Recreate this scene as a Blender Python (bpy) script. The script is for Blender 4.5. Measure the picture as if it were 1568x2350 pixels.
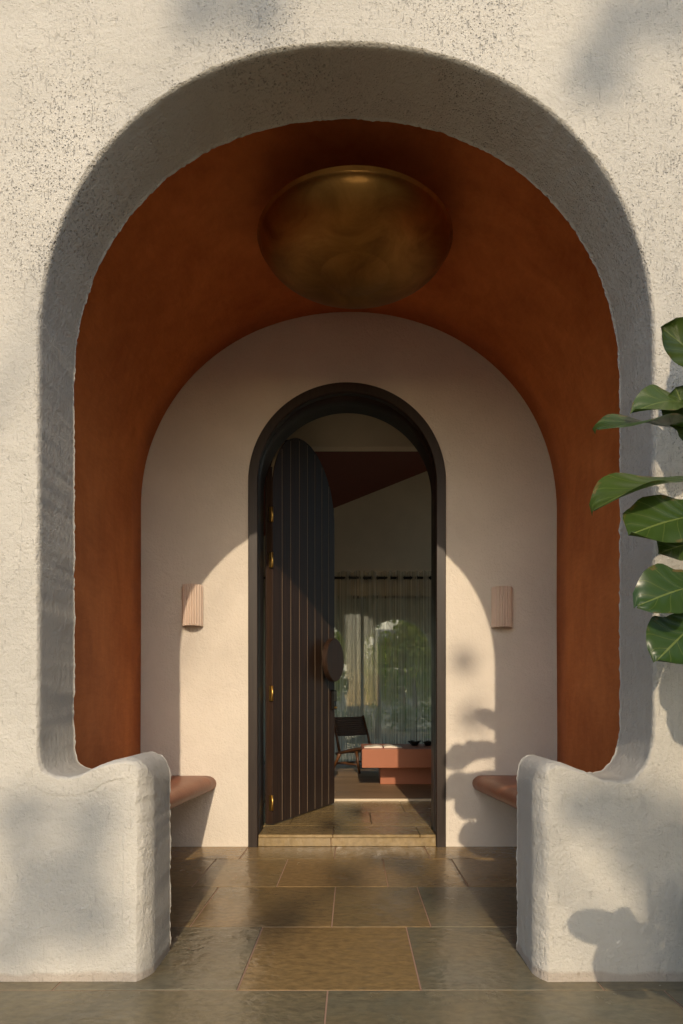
import bpy, bmesh, math, random
from mathutils import Vector, Matrix, noise
from mathutils.geometry import tessellate_polygon
random.seed(7)
for o in list(bpy.data.objects): bpy.data.objects.remove(o, do_unlink=True)
S = bpy.context.scene; C = S.collection
# ------------------------------------------------------------------ camera
# numbers below are read off the photograph at a width of 1568: vanishing point (810,1615), focal length 1531
F, VX, VY, EYE = 1531.0, 810.0, 1615.0, 1.0
cam_d = bpy.data.cameras.new('camera'); cam = bpy.data.objects.new('camera', cam_d); C.objects.link(cam)
cam.location = (0, 0, EYE); cam.rotation_euler = (math.pi/2, 0, 0)
cam_d.sensor_width = 36; cam_d.lens = 36*F/2350
cam_d.shift_x = (784-VX)/2350; cam_d.shift_y = (VY-1175)/2350
cam_d.clip_start = 0.02; cam_d.clip_end = 2000
S.camera = cam
# ------------------------------------------------------------------ light
SUN = Vector((-0.04, 1.0, -0.47)).normalized()
w = bpy.data.worlds.new('World'); S.world = w; w.use_nodes = True
nt = w.node_tree; bg = nt.nodes['Background']; sky = nt.nodes.new('ShaderNodeTexSky')
sky.sky_type = 'NISHITA'; sky.sun_disc = False
sky.sun_elevation = math.asin(-SUN.z); sky.sun_rotation = math.pi-0.04
sky.air_density = 1.0; sky.dust_density = 1.2; sky.ozone_density = 1.2
nt.links.new(sky.outputs[0], bg.inputs[0]); bg.inputs[1].default_value = 0.15
sd = bpy.data.lights.new('sun', 'SUN'); sd.energy = 2.25; sd.angle = math.radians(0.55); sd.color = (1.0, 0.82, 0.60)
so = bpy.data.objects.new('sun', sd); C.objects.link(so); so.location = (0, -6, 8)
so.rotation_euler = SUN.to_track_quat('-Z', 'Y').to_euler()
S.view_settings.view_transform = 'Standard'; S.view_settings.look = 'None'
S.view_settings.gamma = 1; S.view_settings.use_curve_mapping = False
S.view_settings.exposure = 0.44
S.render.engine = 'CYCLES'
S.cycles.max_bounces = 10; S.cycles.diffuse_bounces = 6; S.cycles.transparent_max_bounces = 16

# ------------------------------------------------------------------ helpers
def P(px, py, y):                       # photograph pixel (1568 wide) -> point at distance y
    return Vector(((px-VX)*y/F, y, EYE+(VY-py)*y/F))
def mesh(name, v, f, m, parent=None, smooth=False):
    me = bpy.data.meshes.new(name); me.from_pydata([tuple(p) for p in v], [], f); me.update()
    if smooth is True:
        for p in me.polygons: p.use_smooth = True
    elif smooth:
        for i, p in enumerate(me.polygons): p.use_smooth = bool(smooth[i])
    me.materials.append(m)
    o = bpy.data.objects.new(name, me); C.objects.link(o)
    if parent: o.parent = parent
    return o
def bm_obj(name, bm, m, parent=None, smooth=False):
    bmesh.ops.recalc_face_normals(bm, faces=bm.faces)
    me = bpy.data.meshes.new(name); bm.to_mesh(me); bm.free()
    if smooth:
        for p in me.polygons: p.use_smooth = True
    me.materials.append(m)
    o = bpy.data.objects.new(name, me); C.objects.link(o)
    if parent: o.parent = parent
    return o
def box_bm(x0, x1, y0, y1, z0, z1, bev=0, seg=1, bm=None):
    b = bm or bmesh.new()
    vs = [b.verts.new((x, y, z)) for x in (x0, x1) for y in (y0, y1) for z in (z0, z1)]
    fs = [b.faces.new([vs[i] for i in q]) for q in ((0,1,3,2),(4,6,7,5),(0,4,5,1),(2,3,7,6),(0,2,6,4),(1,5,7,3))]
    if bev:
        es = list({e for f in fs for e in f.edges})
        bmesh.ops.bevel(b, geom=es, offset=bev, segments=seg, affect='EDGES', profile=0.6)
    return b
def box(name, x0, x1, y0, y1, z0, z1, m, parent=None, bev=0, seg=1):
    return bm_obj(name, box_bm(x0, x1, y0, y1, z0, z1, bev, seg), m, parent)
def tube(name, pts, rads, m, parent=None, n=10, v=None, f=None):
    own = v is None
    if own: v, f = [], []
    base = len(v); pts = [Vector(p) for p in pts]
    if not hasattr(rads, '__len__'): rads = [rads]*len(pts)
    for i, p in enumerate(pts):
        d = (pts[min(i+1, len(pts)-1)]-pts[max(i-1, 0)]).normalized()
        a = d.cross(Vector((0, 0, 1)) if abs(d.z) < .9 else Vector((1, 0, 0))).normalized(); b2 = d.cross(a)
        for k in range(n):
            t = 2*math.pi*k/n; v.append(p+(a*math.cos(t)+b2*math.sin(t))*rads[i])
    for i in range(len(pts)-1):
        for k in range(n):
            f.append((base+i*n+k, base+i*n+(k+1) % n, base+(i+1)*n+(k+1) % n, base+(i+1)*n+k))
    f.append(tuple(base+k for k in range(n))[::-1]); f.append(tuple(base+(len(pts)-1)*n+k for k in range(n)))
    if own: return mesh(name, v, f, m, parent, True)
def empty(name, label, cat, loc=(0, 0, 0), group=None):
    o = bpy.data.objects.new(name, None); C.objects.link(o); o.location = loc; o.empty_display_size = .1
    return tag(o, label, cat, group)
def tag(o, label, cat, group=None):
    o['label'] = label; o['category'] = cat
    if group: o['group'] = group
    return o
def struct(o): o['kind'] = 'structure'; return o
def at(o, parent, loc=None):            # keep world place while parenting under an empty at loc
    o.parent = parent; o.matrix_parent_inverse = Matrix.Translation(parent.location).inverted(); return o

# ------------------------------------------------------------------ materials
class M:
    def __init__(s, name):
        s.m = bpy.data.materials.new(name); s.m.use_nodes = True; s.t = s.m.node_tree
        s.b = s.t.nodes['Principled BSDF']; s.co = s.n('TexCoord').outputs['Object']
    def n(s, k, **kw):
        x = s.t.nodes.new('ShaderNode'+k)
        for a, b in kw.items(): setattr(x, a, b)
        return x
    def l(s, a, b): s.t.links.new(a, b)
    def map(s, sc, co=None):
        x = s.n('Mapping'); s.l(co or s.co, x.inputs[0]); x.inputs['Scale'].default_value = sc; return x.outputs[0]
    def noise(s, scale, detail=4, rough=.55, co=None, dist=0):
        x = s.n('TexNoise'); s.l(co or s.co, x.inputs['Vector']); x.inputs['Scale'].default_value = scale
        x.inputs['Detail'].default_value = detail; x.inputs['Roughness'].default_value = rough; x.inputs['Distortion'].default_value = dist
        return x.outputs['Fac']
    def ramp(s, v, stops):
        x = s.n('ValToRGB'); s.l(v, x.inputs[0]); e = x.color_ramp.elements
        while len(e) < len(stops): e.new(.5)
        for i, (p, c) in enumerate(stops):
            e[i].position = p; e[i].color = (*c, 1) if hasattr(c, '__len__') else (c, c, c, 1)
        return x.outputs[0]
    def math(s, op, a, b=0., c=None):
        x = s.n('Math', operation=op)
        for i, q in enumerate((a, b) if c is None else (a, b, c)):
            if isinstance(q, (int, float)): x.inputs[i].default_value = q
            else: s.l(q, x.inputs[i])
        return x.outputs[0]
    def mix(s, f, a, b, mode='MIX'):
        x = s.n('MixRGB', blend_type=mode)
        for i, q in enumerate((f, a, b)):
            if isinstance(q, (int, float)): x.inputs[i].default_value = q
            elif isinstance(q, tuple): x.inputs[i].default_value = (*q, 1)
            else: s.l(q, x.inputs[i])
        return x.outputs[0]
    def col(s, c):
        if isinstance(c, tuple): s.b.inputs['Base Color'].default_value = (*c, 1)
        else: s.l(c, s.b.inputs['Base Color'])
    def rough(s, r):
        if isinstance(r, (int, float)): s.b.inputs['Roughness'].default_value = r
        else: s.l(r, s.b.inputs['Roughness'])
    def bump(s, h, dist, strength=1.0):
        x = s.n('Bump'); s.l(h, x.inputs['Height']); x.inputs['Distance'].default_value = dist; x.inputs['Strength'].default_value = strength
        s.l(x.outputs[0], s.b.inputs['Normal'])
    def rnd(s): return s.n('ObjectInfo').outputs['Random']

def plaster(name, c, dist=.013, pits=True, spec=.25):
    k = M(name)
    big = k.noise(1.3, 5, .6); fine = k.noise(75, 6, .72)
    lump = k.noise(20, 4, .6, dist=.5); und = k.noise(4.5, 2, .5)
    drag = k.noise(34, 4, .65, k.map((1.5, 1.5, .42)))
    base = k.mix(k.ramp(big, [(.3, 0.), (.7, 1.)]), tuple(x*.90 for x in c), tuple(min(1, x*1.06) for x in c))
    h = k.math('ADD', k.math('MULTIPLY', fine, .75), k.math('MULTIPLY', lump, .75))
    h = k.math('ADD', h, k.math('MULTIPLY', drag, .35))
    h = k.math('ADD', h, k.math('MULTIPLY', und, 1.2))
    if pits:
        patch = k.ramp(k.noise(2.6, 5, .7, k.map((1, 1, .6))), [(.38, 0.), (.66, 1.)])
        dots = None
        for scl, th in ((58, .70), (96, .60), (150, .55)):
            vo = k.n('TexVoronoi'); k.l(k.map((1, 1, .8)), vo.inputs['Vector']); vo.inputs['Scale'].default_value = scl
            sp = k.n('SeparateColor'); k.l(vo.outputs['Color'], sp.inputs[0])
            d = k.math('MULTIPLY', k.ramp(vo.outputs['Distance'], [(.08, 1.), (.34, 0.)]), k.math('GREATER_THAN', sp.outputs[0], th))
            dots = d if dots is None else k.math('MAXIMUM', dots, d)
        sz = k.n('SeparateXYZ'); k.l(k.co, sz.inputs[0]); hi = k.ramp(k.math('MULTIPLY_ADD', k.math('ADD', sz.outputs[2], k.noise(1.1, 3)), .25, -.1), [(.30, .12), (.62, 1.)])
        patch = k.math('MULTIPLY', patch, hi); dots = k.math('MULTIPLY', dots, patch)
        thin = k.noise(60, 3, .6, k.map((1.7, 1.7, .38)))
        gou = k.math('MULTIPLY', k.ramp(thin, [(.30, 1.), (.36, 0.)]), k.math('MULTIPLY_ADD', patch, .7, .3))
        dot = k.math('MAXIMUM', dots, k.math('MULTIPLY', gou, .7))
        h = k.math('SUBTRACT', h, k.math('MULTIPLY', dot, .7))
        base = k.mix(k.math('MULTIPLY', dot, .45), base, tuple(x*.45 for x in c))
    if pits:
        ft = k.math('MULTIPLY_ADD', k.noise(9, 4, .6), -.05, sz.outputs[2])
        base = k.mix(k.math('MULTIPLY', k.ramp(ft, [(.0, 1.), (.012, 0.)]), .38), base, (.30, .19, .12))
    k.col(base); k.rough(.85); k.b.inputs['Specular IOR Level'].default_value = spec
    k.bump(h, dist); return k.m
def limewash(name, c1, c2, dist=.0015, rough=.7):
    k = M(name)
    a = k.noise(2.2, 6, .62, dist=.6); b = k.noise(9, 4, .6, k.map((1, 1, .35)))
    st = k.noise(30, 4, .7, k.map((.35, .35, 1.6)), .4)
    f = k.math('ADD', k.math('ADD', k.math('MULTIPLY', a, .55), k.math('MULTIPLY', b, .25)), k.math('MULTIPLY', st, .20))
    k.col(k.mix(k.ramp(f, [(.34, 0.), (.66, 1.)]), c1, c2)); k.rough(rough); k.b.inputs['Specular IOR Level'].default_value = .3
    k.bump(k.math('ADD', k.noise(38, 4, .6), k.math('MULTIPLY', b, .6)), dist); return k.m
def wood(name, c1, c2, rough=.42, axis=(14, 14, .8), dist=.0006):
    k = M(name)
    g = k.noise(3.2, 6, .65, k.map(axis), dist=.4)
    rr = k.n('MixRGB', blend_type='MULTIPLY'); rr.inputs[0].default_value = .35
    k.l(k.mix(k.ramp(g, [(.3, 0.), (.7, 1.)]), c1, c2), rr.inputs[1]); k.l(k.rnd(), rr.inputs[2])
    k.col(rr.outputs[0]); k.rough(rough); k.b.inputs['Specular IOR Level'].default_value = .32; k.bump(g, dist); return k.m
def plain(name, c, rough=.5, metal=0., var=.12, bump=0.):
    k = M(name); q = k.noise(7, 4)
    k.col(k.mix(q, tuple(x*(1-var) for x in c), tuple(min(1, x*(1+var)) for x in c))); k.rough(rough)
    k.b.inputs['Metallic'].default_value = metal
    if bump: k.bump(k.noise(120, 3), bump)
    return k.m
def stone(name, cs, fc=.42):
    k = M(name); r = k.rnd()
    off = k.n('VectorMath', operation='ADD'); k.l(k.co, off.inputs[0])
    cb = k.n('CombineXYZ'); k.l(k.math('MULTIPLY', r, 37.), cb.inputs[0]); k.l(k.math('MULTIPLY', r, 11.), cb.inputs[1]); k.l(cb.outputs[0], off.inputs[1])
    co = off.outputs[0]
    tile = k.ramp(r, [(0., cs[0]), (.35, cs[1]), (.7, cs[2]), (1., cs[3])])
    cl = k.noise(3.0, 6, .65, co, .5); fine = k.noise(24, 5, .6, k.map((1, 1.6, 1), co))
    c = k.mix(k.ramp(cl, [(.36, 0.), (.68, .85)]), tile, cs[2]); c = k.mix(k.math('MULTIPLY', k.ramp(fine, [(.35, 1.), (.6, 0.)]), fc), c, tuple(x*.5 for x in cs[0]))
    k.col(c); k.rough(k.math('ADD', k.math('MULTIPLY', k.noise(2.4, 5, .65, co), .34), k.math('MULTIPLY_ADD', r, .08, .0))); k.b.inputs['Specular IOR Level'].default_value = .5
    rip = k.noise(17, 3, .5, k.map((1, 1.35, 1), co), .3)
    var = k.math('MULTIPLY', k.ramp(k.noise(1.9, 3, .6, co), [(.35, .25), (.65, 1.25)]), k.math('MULTIPLY_ADD', k.math('FRACT', k.math('MULTIPLY', r, 7.3)), .9, .45))
    k.bump(k.math('ADD', k.math('MULTIPLY', rip, var), k.math('MULTIPLY', fine, .22)), .0048); return k.m

m_white = plaster('rough_plaster', (.57, .54, .475))
m_inner = plaster('smooth_plaster', (.70, .635, .545), dist=.0075, pits=False)
m_room = plaster('room_plaster', (.72, .61, .45), dist=.001, pits=False)
m_orange = limewash('burnt_orange_limewash', (.44, .12, .026), (.70, .235, .062), dist=.004)
m_bench = limewash('terracotta_cement', (.26, .095, .046), (.38, .15, .075), rough=.40)
m_table = plain('terracotta_table', (.37, .125, .058), .55, var=.05)
m_maroon = plain('maroon_ceiling_paint', (.17, .042, .026), .7, var=.06)
m_door = wood('dark_walnut', (.020, .0095, .0055), (.050, .024, .012), .55)
m_frame = wood('door_frame_walnut', (.022, .014, .011), (.040, .027, .020), .42)
m_chair = wood('teak', (.09, .035, .012), (.16, .065, .022), .4)
m_weave = plain('dark_leather_weave', (.085, .045, .024), .55, var=.3, bump=.002)
m_brass = plain('brass', (.60, .38, .11), .32, 1.0)
m_black = plain('black_metal', (.018, .017, .016), .4, .6)
m_sconce = plain('sconce_ceramic', (.66, .52, .42), .75, var=.05)
m_groove = plain('pale_groove', (.46, .34, .22), .9)  # pale tan colour of the lines between the door planks
m_stone = stone('brown_green_stone', [(.190, .140, .068), (.26, .168, .064), (.31, .200, .082), (.200, .165, .090)])
m_olive = stone('olive_grey_stone', [(.165, .150, .100), (.180, .160, .100), (.215, .165, .085), (.150, .148, .105)])
m_step = stone('golden_step_stone', [(.25, .17, .07), (.28, .195, .08), (.32, .23, .11), (.23, .17, .085)])
m_grout = plain('pink_grout', (.34, .21, .14), .9)
m_plank = wood('floor_oak', (.27, .175, .10), (.38, .255, .145), .48, (.8, 14, 14))
m_ground = plain('garden_ground', (.16, .13, .085), .95, var=.3)
m_pages = plain('paper', (.72, .66, .56), .8, var=.03)
m_pot = plain('clay_pot', (.30, .27, .23), .8)
m_bark = wood('bark', (.07, .05, .035), (.13, .095, .065), .9, (6, 6, 1.2), .01)
m_neigh = plain('neighbour_render', (.66, .63, .57), .85, var=.06)
m_rail = plain('grey_rail', (.25, .25, .25), .5)

def bronze():
    k = M('aged_bronze'); a = k.noise(3.6, 6, .62, dist=.8)
    k.col(k.mix(k.ramp(a, [(.30, 0.), (.70, 1.)]), (.22, .115, .032), (.50, .275, .080)))
    k.b.inputs['Metallic'].default_value = 1.0
    k.rough(k.math('ADD', k.math('MULTIPLY', k.noise(8, 4), .10), .42)); return k.m
m_bronze = bronze()
def leafmat(name, c1, c2, trans=.35, veins=False):
    k = M(name)
    c = k.mix(k.rnd() if veins else k.noise(1.7, 3), c1, c2)
    if veins:
        uv = k.n('UVMap').outputs[0]; sp = k.n('SeparateXYZ'); k.l(uv, sp.inputs[0])
        u = sp.outputs[0]; v = k.math('ABSOLUTE', k.math('SUBTRACT', k.math('MULTIPLY', sp.outputs[1], 2.), 1.))
        ph = k.math('FRACT', k.math('SUBTRACT', k.math('MULTIPLY', u, 7.), k.math('MULTIPLY', k.math('POWER', v, .8), 1.7)))
        lat = k.math('LESS_THAN', k.math('ABSOLUTE', k.math('SUBTRACT', ph, .5)), .028)
        mid = k.math('LESS_THAN', v, .035)
        vv = k.math('MAXIMUM', k.math('MULTIPLY', lat, .55), mid)
        c = k.mix(k.math('MULTIPLY', k.noise(16, 4), .5), c, tuple(x*.5 for x in c1))
        br = k.math('MULTIPLY', k.math('GREATER_THAN', v, .86), k.ramp(k.noise(30, 4), [(.52, 0.), (.62, 1.)])); c = k.mix(k.math('MULTIPLY', br, .7), c, (.14, .085, .03))
        c = k.mix(k.math('MULTIPLY', vv, .65), c, (.15, .19, .05))
        k.bump(k.math('ADD', k.math('MULTIPLY', vv, .6), k.math('MULTIPLY', k.math('SINE', k.math('MULTIPLY', ph, 6.28)), .25)), .003)
    k.col(c); k.rough(.32 if veins else .55)
    tr = k.n('BsdfTranslucent'); k.l(k.mix(1., c, (1.6, 1.9, .7), 'MULTIPLY'), tr.inputs[0])
    mx = k.n('MixShader'); mx.inputs[0].default_value = trans
    k.l(k.b.outputs[0], mx.inputs[1]); k.l(tr.outputs[0], mx.inputs[2]); k.l(mx.outputs[0], k.t.nodes['Material Output'].inputs[0])
    return k.m
m_fig = leafmat('fig_leaf', (.028, .062, .012), (.062, .095, .018), .16, True)
m_leaf = leafmat('tree_leaf', (.045, .09, .02), (.085, .12, .025))
m_garden = leafmat('garden_leaf', (.11, .17, .022), (.20, .21, .028), .5)
def sheer():
    k = M('sheer_curtain'); st = k.noise(46, 3, .7, k.map((1, .02, .004)))
    tr = k.n('BsdfTransparent'); tl = k.n('BsdfTranslucent'); df = k.n('BsdfDiffuse')
    tr.inputs[0].default_value = (.95, .93, .88, 1); tl.inputs[0].default_value = (.80, .74, .60, 1); df.inputs[0].default_value = (.66, .58, .45, 1)
    a = k.n('MixShader'); a.inputs[0].default_value = .45; k.l(tl.outputs[0], a.inputs[1]); k.l(df.outputs[0], a.inputs[2])
    b = k.n('MixShader'); k.l(k.ramp(st, [(.36, .22), (.66, .86)]), b.inputs[0]); k.l(tr.outputs[0], b.inputs[1]); k.l(a.outputs[0], b.inputs[2])
    k.l(b.outputs[0], k.t.nodes['Material Output'].inputs[0]); return k.m
m_sheer = sheer()
def glassmat():
    k = M('window_glass'); tr = k.n('BsdfTransparent'); gl = k.n('BsdfGlossy'); gl.inputs['Roughness'].default_value = .02
    tr.inputs[0].default_value = (.90, .94, .92, 1); a = k.n('MixShader'); a.inputs[0].default_value = .06
    k.l(tr.outputs[0], a.inputs[1]); k.l(gl.outputs[0], a.inputs[2]); k.l(a.outputs[0], k.t.nodes['Material Output'].inputs[0]); return k.m
m_glass = glassmat()

# ------------------------------------------------------------------ ground
YF = 2.40; TH = .31; YB = 4.669; YFB = YF+TH
ground = struct(mesh('ground', [(-400, -400, -.06), (400, -400, -.06), (400, 400, -.06), (-400, 400, -.06)], [(0, 1, 2, 3)], m_ground))
pave = struct(box('pavement', -5, 5, -5.2, YB, -.055, -.0030, m_grout))
rows = [(1.66, 2.330, [-1.25, -.088, 1.087]), (2.330, 2.990, [-1.05, -.404, .239, .88]), (2.990, 3.645, [-1.36, -.732, -.095, .351, .98]),
        (3.645, 4.300, [-.88, -.418, .193, .634, 1.25]), (4.300, YB+.01, [-1.3, -.73, -.12, .50, 1.12])]
y = 1.66
while y > -4.6:
    j = random.uniform(0, .6); rows.append((y-.668, y, [-3+j+i*random.choice([1.0, 1.05, .95]) for i in range(7)])); y -= .668
G = .0028
for (y0, y1, js) in rows:
    js = sorted([x for x in js if -4 < x < 4])
    lim = 1.9 if y1 < YFB+.4 else 1.75
    xs = [-3.6 if y1 < 2.34 else -lim]+[x for x in js if abs(x) < (3.4 if y1 < 2.34 else lim-.1)]+[3.6 if y1 < 2.34 else lim]
    for a, b in zip(xs[:-1], xs[1:]):
        cx, cy = (a+b)/2, (y0+y1)/2
        t = bm_obj('stone_tile', box_bm(a+G-cx, b-G-cx, y0+G-cy, y1-G-cy, -.02, random.uniform(-.0012, .0008), .0018), m_olive if y1 < 2.34 or (y1 < 3 and abs(cx+.08) > .2) or (y0 > 2.9 and cx > .4 and y1 < 3.7) else m_stone, pave)
        t.location = (cx, cy, 0)

# ------------------------------------------------------------------ front wall with its arched mouth and curled low walls
def catmull(pts, n=8):
    out = []
    for i in range(len(pts)-1):
        p0, p1, p2, p3 = pts[max(i-1, 0)], pts[i], pts[i+1], pts[min(i+2, len(pts)-1)]
        for k in range(n):
            t = k/n
            out.append(tuple(.5*((2*b)+(-a+c)*t+(2*a-5*b+4*c-d)*t*t+(-a+3*b-3*c+d)*t**3) for a, b, c, d in zip(p0, p1, p2, p3)))
    out.append(pts[-1]); return out
def resample(pts, step):
    out = [pts[0]]; acc = 0
    for a, b in zip(pts[:-1], pts[1:]):
        L = math.dist(a, b)
        if L < 1e-9: continue
        d = step-acc
        while d <= L:
            out.append(tuple(p+(q-p)*d/L for p, q in zip(a, b))); d += step
        acc = L-(d-step)
    out.append(pts[-1]); return out
def arch(xc, a, zs, b, n=2.0, k=60):
    r = []
    for i in range(k+1):
        t = math.pi-math.pi*i/k; c, s = math.cos(t), math.sin(t)
        r.append((xc+a*math.copysign(abs(c)**(2/n), c), zs+b*abs(s)**(2/n)))
    return r
JL, JR = -1.130, 1.083
left = [(-.7395, 0), (-.7395, .35), (-.7395, .66), (-.744, .735), (-.762, .780), (-.80, .802), (-.846, .801), (-.917, .777), (-.956, .756), (-1.011, .7375), (-1.075, .741), (-1.118, .770), (-1.131, .84), (-1.131, .95), (JL, 1.2)]
right = [(JR, 1.2), (1.083, .95), (1.080, .87), (1.064, .80), (1.028, .748), (.983, .722), (.905, .727), (.853, .749), (.784, .776), (.743, .790), (.712, .790), (.684, .768), (.670, .72), (.667, .64), (.667, .33), (.667, 0)]
outl = catmull(left, 10)+arch((JL+JR)/2, (JR-JL)/2, 2.288, 1.085, 2.12, 160)+catmull(right, 10)
outl = resample(outl, .012)
def normals2(pts):
    r = []
    for i in range(len(pts)):
        a, b = pts[max(i-1, 0)], pts[min(i+1, len(pts)-1)]
        dx, dz = b[0]-a[0], b[1]-a[1]; L = math.hypot(dx, dz) or 1
        r.append((-dz/L, dx/L))          # away from the opening when walking left->right over the top
    r[0] = (-1, 0); r[-1] = (1, 0)
    return r
nr = normals2(outl)
def nz(p, s, seed): return noise.noise(Vector((p[0]*s, p[1]*s, seed)))
def sm(a, b, x):
    t = min(1, max(0, (x-a)/(b-a))); return t*t*(3-2*t)
loops = []
spec = [('lip0',), ('lip1',), ('face',), ('r1',), ('r2',), ('r3',), ('in',), ('bk0',), ('bk',)]
for sp in spec:
    L = []
    for p, n in zip(outl, nr):
        pil = (1-sm(.70, .79, p[1])) if abs(p[0]+.03) < .80 else 0.0
        top = sm(.70, .79, p[1])*(1-sm(.74, .95, abs(p[0]+.03))) if p[1] < .9 else 0
        cx = .008+.030*pil+.012*top; cy = .012+.066*pil+.03*top
        wob = .005*nz(p, 7, 3.)+.0045*nz(p, 34, 8.)+.004*nz(p, 90, 5.)
        wob2 = .005*nz(p, 10, 13.)+.0045*nz(p, 55, 18.)+.003*nz(p, 110, 28.)
        k = sp[0]
        if k == 'lip0': o, yy = cx+.058+.012*nz(p, 6, 21.)+.004*nz(p, 40, 2.), 0.
        elif k == 'lip1': o, yy = cx+.052+.012*nz(p, 6, 21.)+.004*nz(p, 40, 2.), -.0045*max(0, .15+nz(p, 3.1, 40.))-.0005
        elif k == 'face': o, yy = cx+wob, -.0025+.0015*nz(p, 30, 9.)
        elif k == 'r1': o, yy = cx*.52+wob, cy*.30
        elif k == 'r2': o, yy = cx*.18+wob*.8, cy*.68
        elif k == 'r3': o, yy = wob*.5, cy
        elif k == 'in': o, yy = wob*.3, cy+.02
        elif k == 'bk0': o, yy = wob2*.4, TH-.02
        else: o, yy = wob2, TH
        L.append((p[0]+n[0]*o, YF+yy, max(0, p[1]+n[1]*o) if p[1] > 0 else 0.))
    loops.append(L)
V, Fc, SmF = [], [], []
N = len(outl)
for L in loops: V += L
for i in range(len(loops)-1):
    for k in range(N-1):
        Fc.append((i*N+k, i*N+k+1, (i+1)*N+k+1, (i+1)*N+k)); SmF.append(i >= 2)
WX, WZ = 4.2, 4.75
def fill(loop, idx0, yy, flip):
    base = len(V); ext = [(WX, yy, 0), (WX, yy, WZ), (-WX, yy, WZ), (-WX, yy, 0)]
    V.extend(ext); ring = [Vector((p[0], p[2], 0)) for p in loop]+[Vector((p[0], p[2], 0)) for p in ext]
    ids = [idx0+i for i in range(N)]+[base+i for i in range(4)]
    for t in tessellate_polygon([ring]):
        Fc.append(tuple(ids[q] for q in (t if not flip else t[::-1]))); SmF.append(False)
    return base
b0 = fill(loops[0], 0, YF, False); b1 = fill(loops[-1], (len(loops)-1)*N, YF+TH, True)
for i in range(3): Fc.append((b0+i, b0+i+1, b1+i+1, b1+i)); SmF.append(False)
fw = mesh('entrance_wall', V, Fc, m_white, None, SmF)
tag(fw, 'thick off-white rough plaster wall with a tall arched mouth and curled low shoulders', 'wall')

# ------------------------------------------------------------------ vestibule: vault, back wall, benches
VC, VA, VS, VBh = -.029, 1.456, 2.36, 1.381
vp = [(VC-VA, 0), (VC-VA, .8), (VC-VA, 1.6)]+arch(VC, VA, VS, VBh, 2.06, 72)+[(VC+VA, 1.6), (VC+VA, .8), (VC+VA, 0)]
nv = normals2(vp); V, Fc, SmF = [], [], []
ys = [YFB-.012+(YB-YFB+.03)*i/8 for i in range(9)]
for yy in ys:
    for p, n in zip(vp, nv):
        o = .006*nz((p[0], p[1]+yy*.7), 1.6, 2.); V.append((p[0]+n[0]*o, yy, p[1]+n[1]*o if p[1] > 0 else 0.))
K = len(vp)
for i in range(8):
    for k in range(K-1): Fc.append((i*K+k, (i+1)*K+k, (i+1)*K+k+1, i*K+k+1)); SmF.append(True)
bo = len(V)
for yy in (ys[0], ys[-1]):
    for p, n in zip(vp, nv): V.append((p[0]+n[0]*.14, yy, p[1]+n[1]*.14))
for k in range(K-1):
    Fc.append((bo+k, bo+k+1, bo+K+k+1, bo+K+k)); SmF.append(True)
    Fc.append((k, k+1, bo+k+1, bo+k)); SmF.append(False)
    Fc.append((8*K+k, bo+K+k, bo+K+k+1, 8*K+k+1)); SmF.append(False)
tag(mesh('porch_vault', V, Fc, m_orange, None, SmF), 'burnt orange limewashed barrel vault and side walls of the entrance porch', 'vault')

DC, DO, DI, DS = -.0405, .6895, .6235, 2.552       # door frame centre, outer and inner half width, spring height
def slab_hole(name, m, hole, y0, y1, x0, x1, z1, z0=0, mat_smooth=False):
    """wall slab between y0 and y1 with an opening (polyline from left foot to right foot)"""
    V, Fc, Sf = [], [], []; n = len(hole)
    for yy in (y0, y1):
        for p in hole: V.append((p[0], yy, p[1]))
        V.extend([(x1, yy, z0), (x1, yy, z1), (x0, yy, z1), (x0, yy, z0)])
    q = n+4
    ring = [Vector((p[0], p[2], 0)) for p in V[:q]]
    for t in tessellate_polygon([ring]):
        Fc.append(tuple(t)); Sf.append(False); Fc.append(tuple(q+i for i in t[::-1])); Sf.append(False)
    for i in range(q): 
        j = (i+1) % q; Fc.append((i, q+i, q+j, j)); Sf.append(i < n-1)
    return mesh(name, V, Fc, m, None, Sf)
hole = [(DC-DO+.02, 0), (DC-DO+.02, 1.2)]+arch(DC, DO-.02, DS, DO-.02, 2, 48)+[(DC+DO-.02, 1.2), (DC+DO-.02, 0)]
tag(slab_hole('porch_back_wall', m_inner, hole, YB, YB+.30, -4.2, 4.2, 4.75), 'cream plaster wall behind the porch around the dark arched doorway', 'wall')

def bench(name, label, xw, edge):        # edge: list of (y, x) of the nose; xw: side wall
    V, Fc = [], []; sgn = 1 if edge[0][1] > xw else -1
    T = .112; zt = .498; prof = []
    for i in range(9):
        a = -math.pi/2+math.pi*i/8; prof.append((math.cos(a)*T*.62, math.sin(a)*T/2))
    n = len(prof)+2
    for (yy, xe) in edge:
        V.append((xw, yy, zt-T))
        for (dx, dz) in prof: V.append((xe+sgn*(dx-T*.62), yy, zt-T/2+dz+.004*nz((xe, yy), 7, dz*9)))
        V.append((xw, yy, zt))
    for i in range(len(edge)-1):
        for k in range(n): Fc.append((i*n+k, i*n+(k+1) % n, (i+1)*n+(k+1) % n, (i+1)*n+k))
    Fc.append(tuple(range(n))); Fc.append(tuple((len(edge)-1)*n+k for k in range(n))[::-1])
    o = mesh(name, V, Fc, m_bench, None, True)
    me = o.data
    bm = bmesh.new(); bm.from_mesh(me); bmesh.ops.recalc_face_normals(bm, faces=bm.faces); bm.to_mesh(me); bm.free()
    return tag(o, label, 'bench')
ye = [YFB-.008+(YB-YFB+.014)*i/14 for i in range(15)]
def ex(y, a, b): t = max(0, (y-YFB)/(YB-YFB)); return a+(b-a)*t**1.5
bench('built_in_bench', 'rounded terracotta built-in bench on the hinge side of the open door', VC-VA-.02, [(y, ex(y, -1.06, -.954)) for y in ye])
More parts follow.
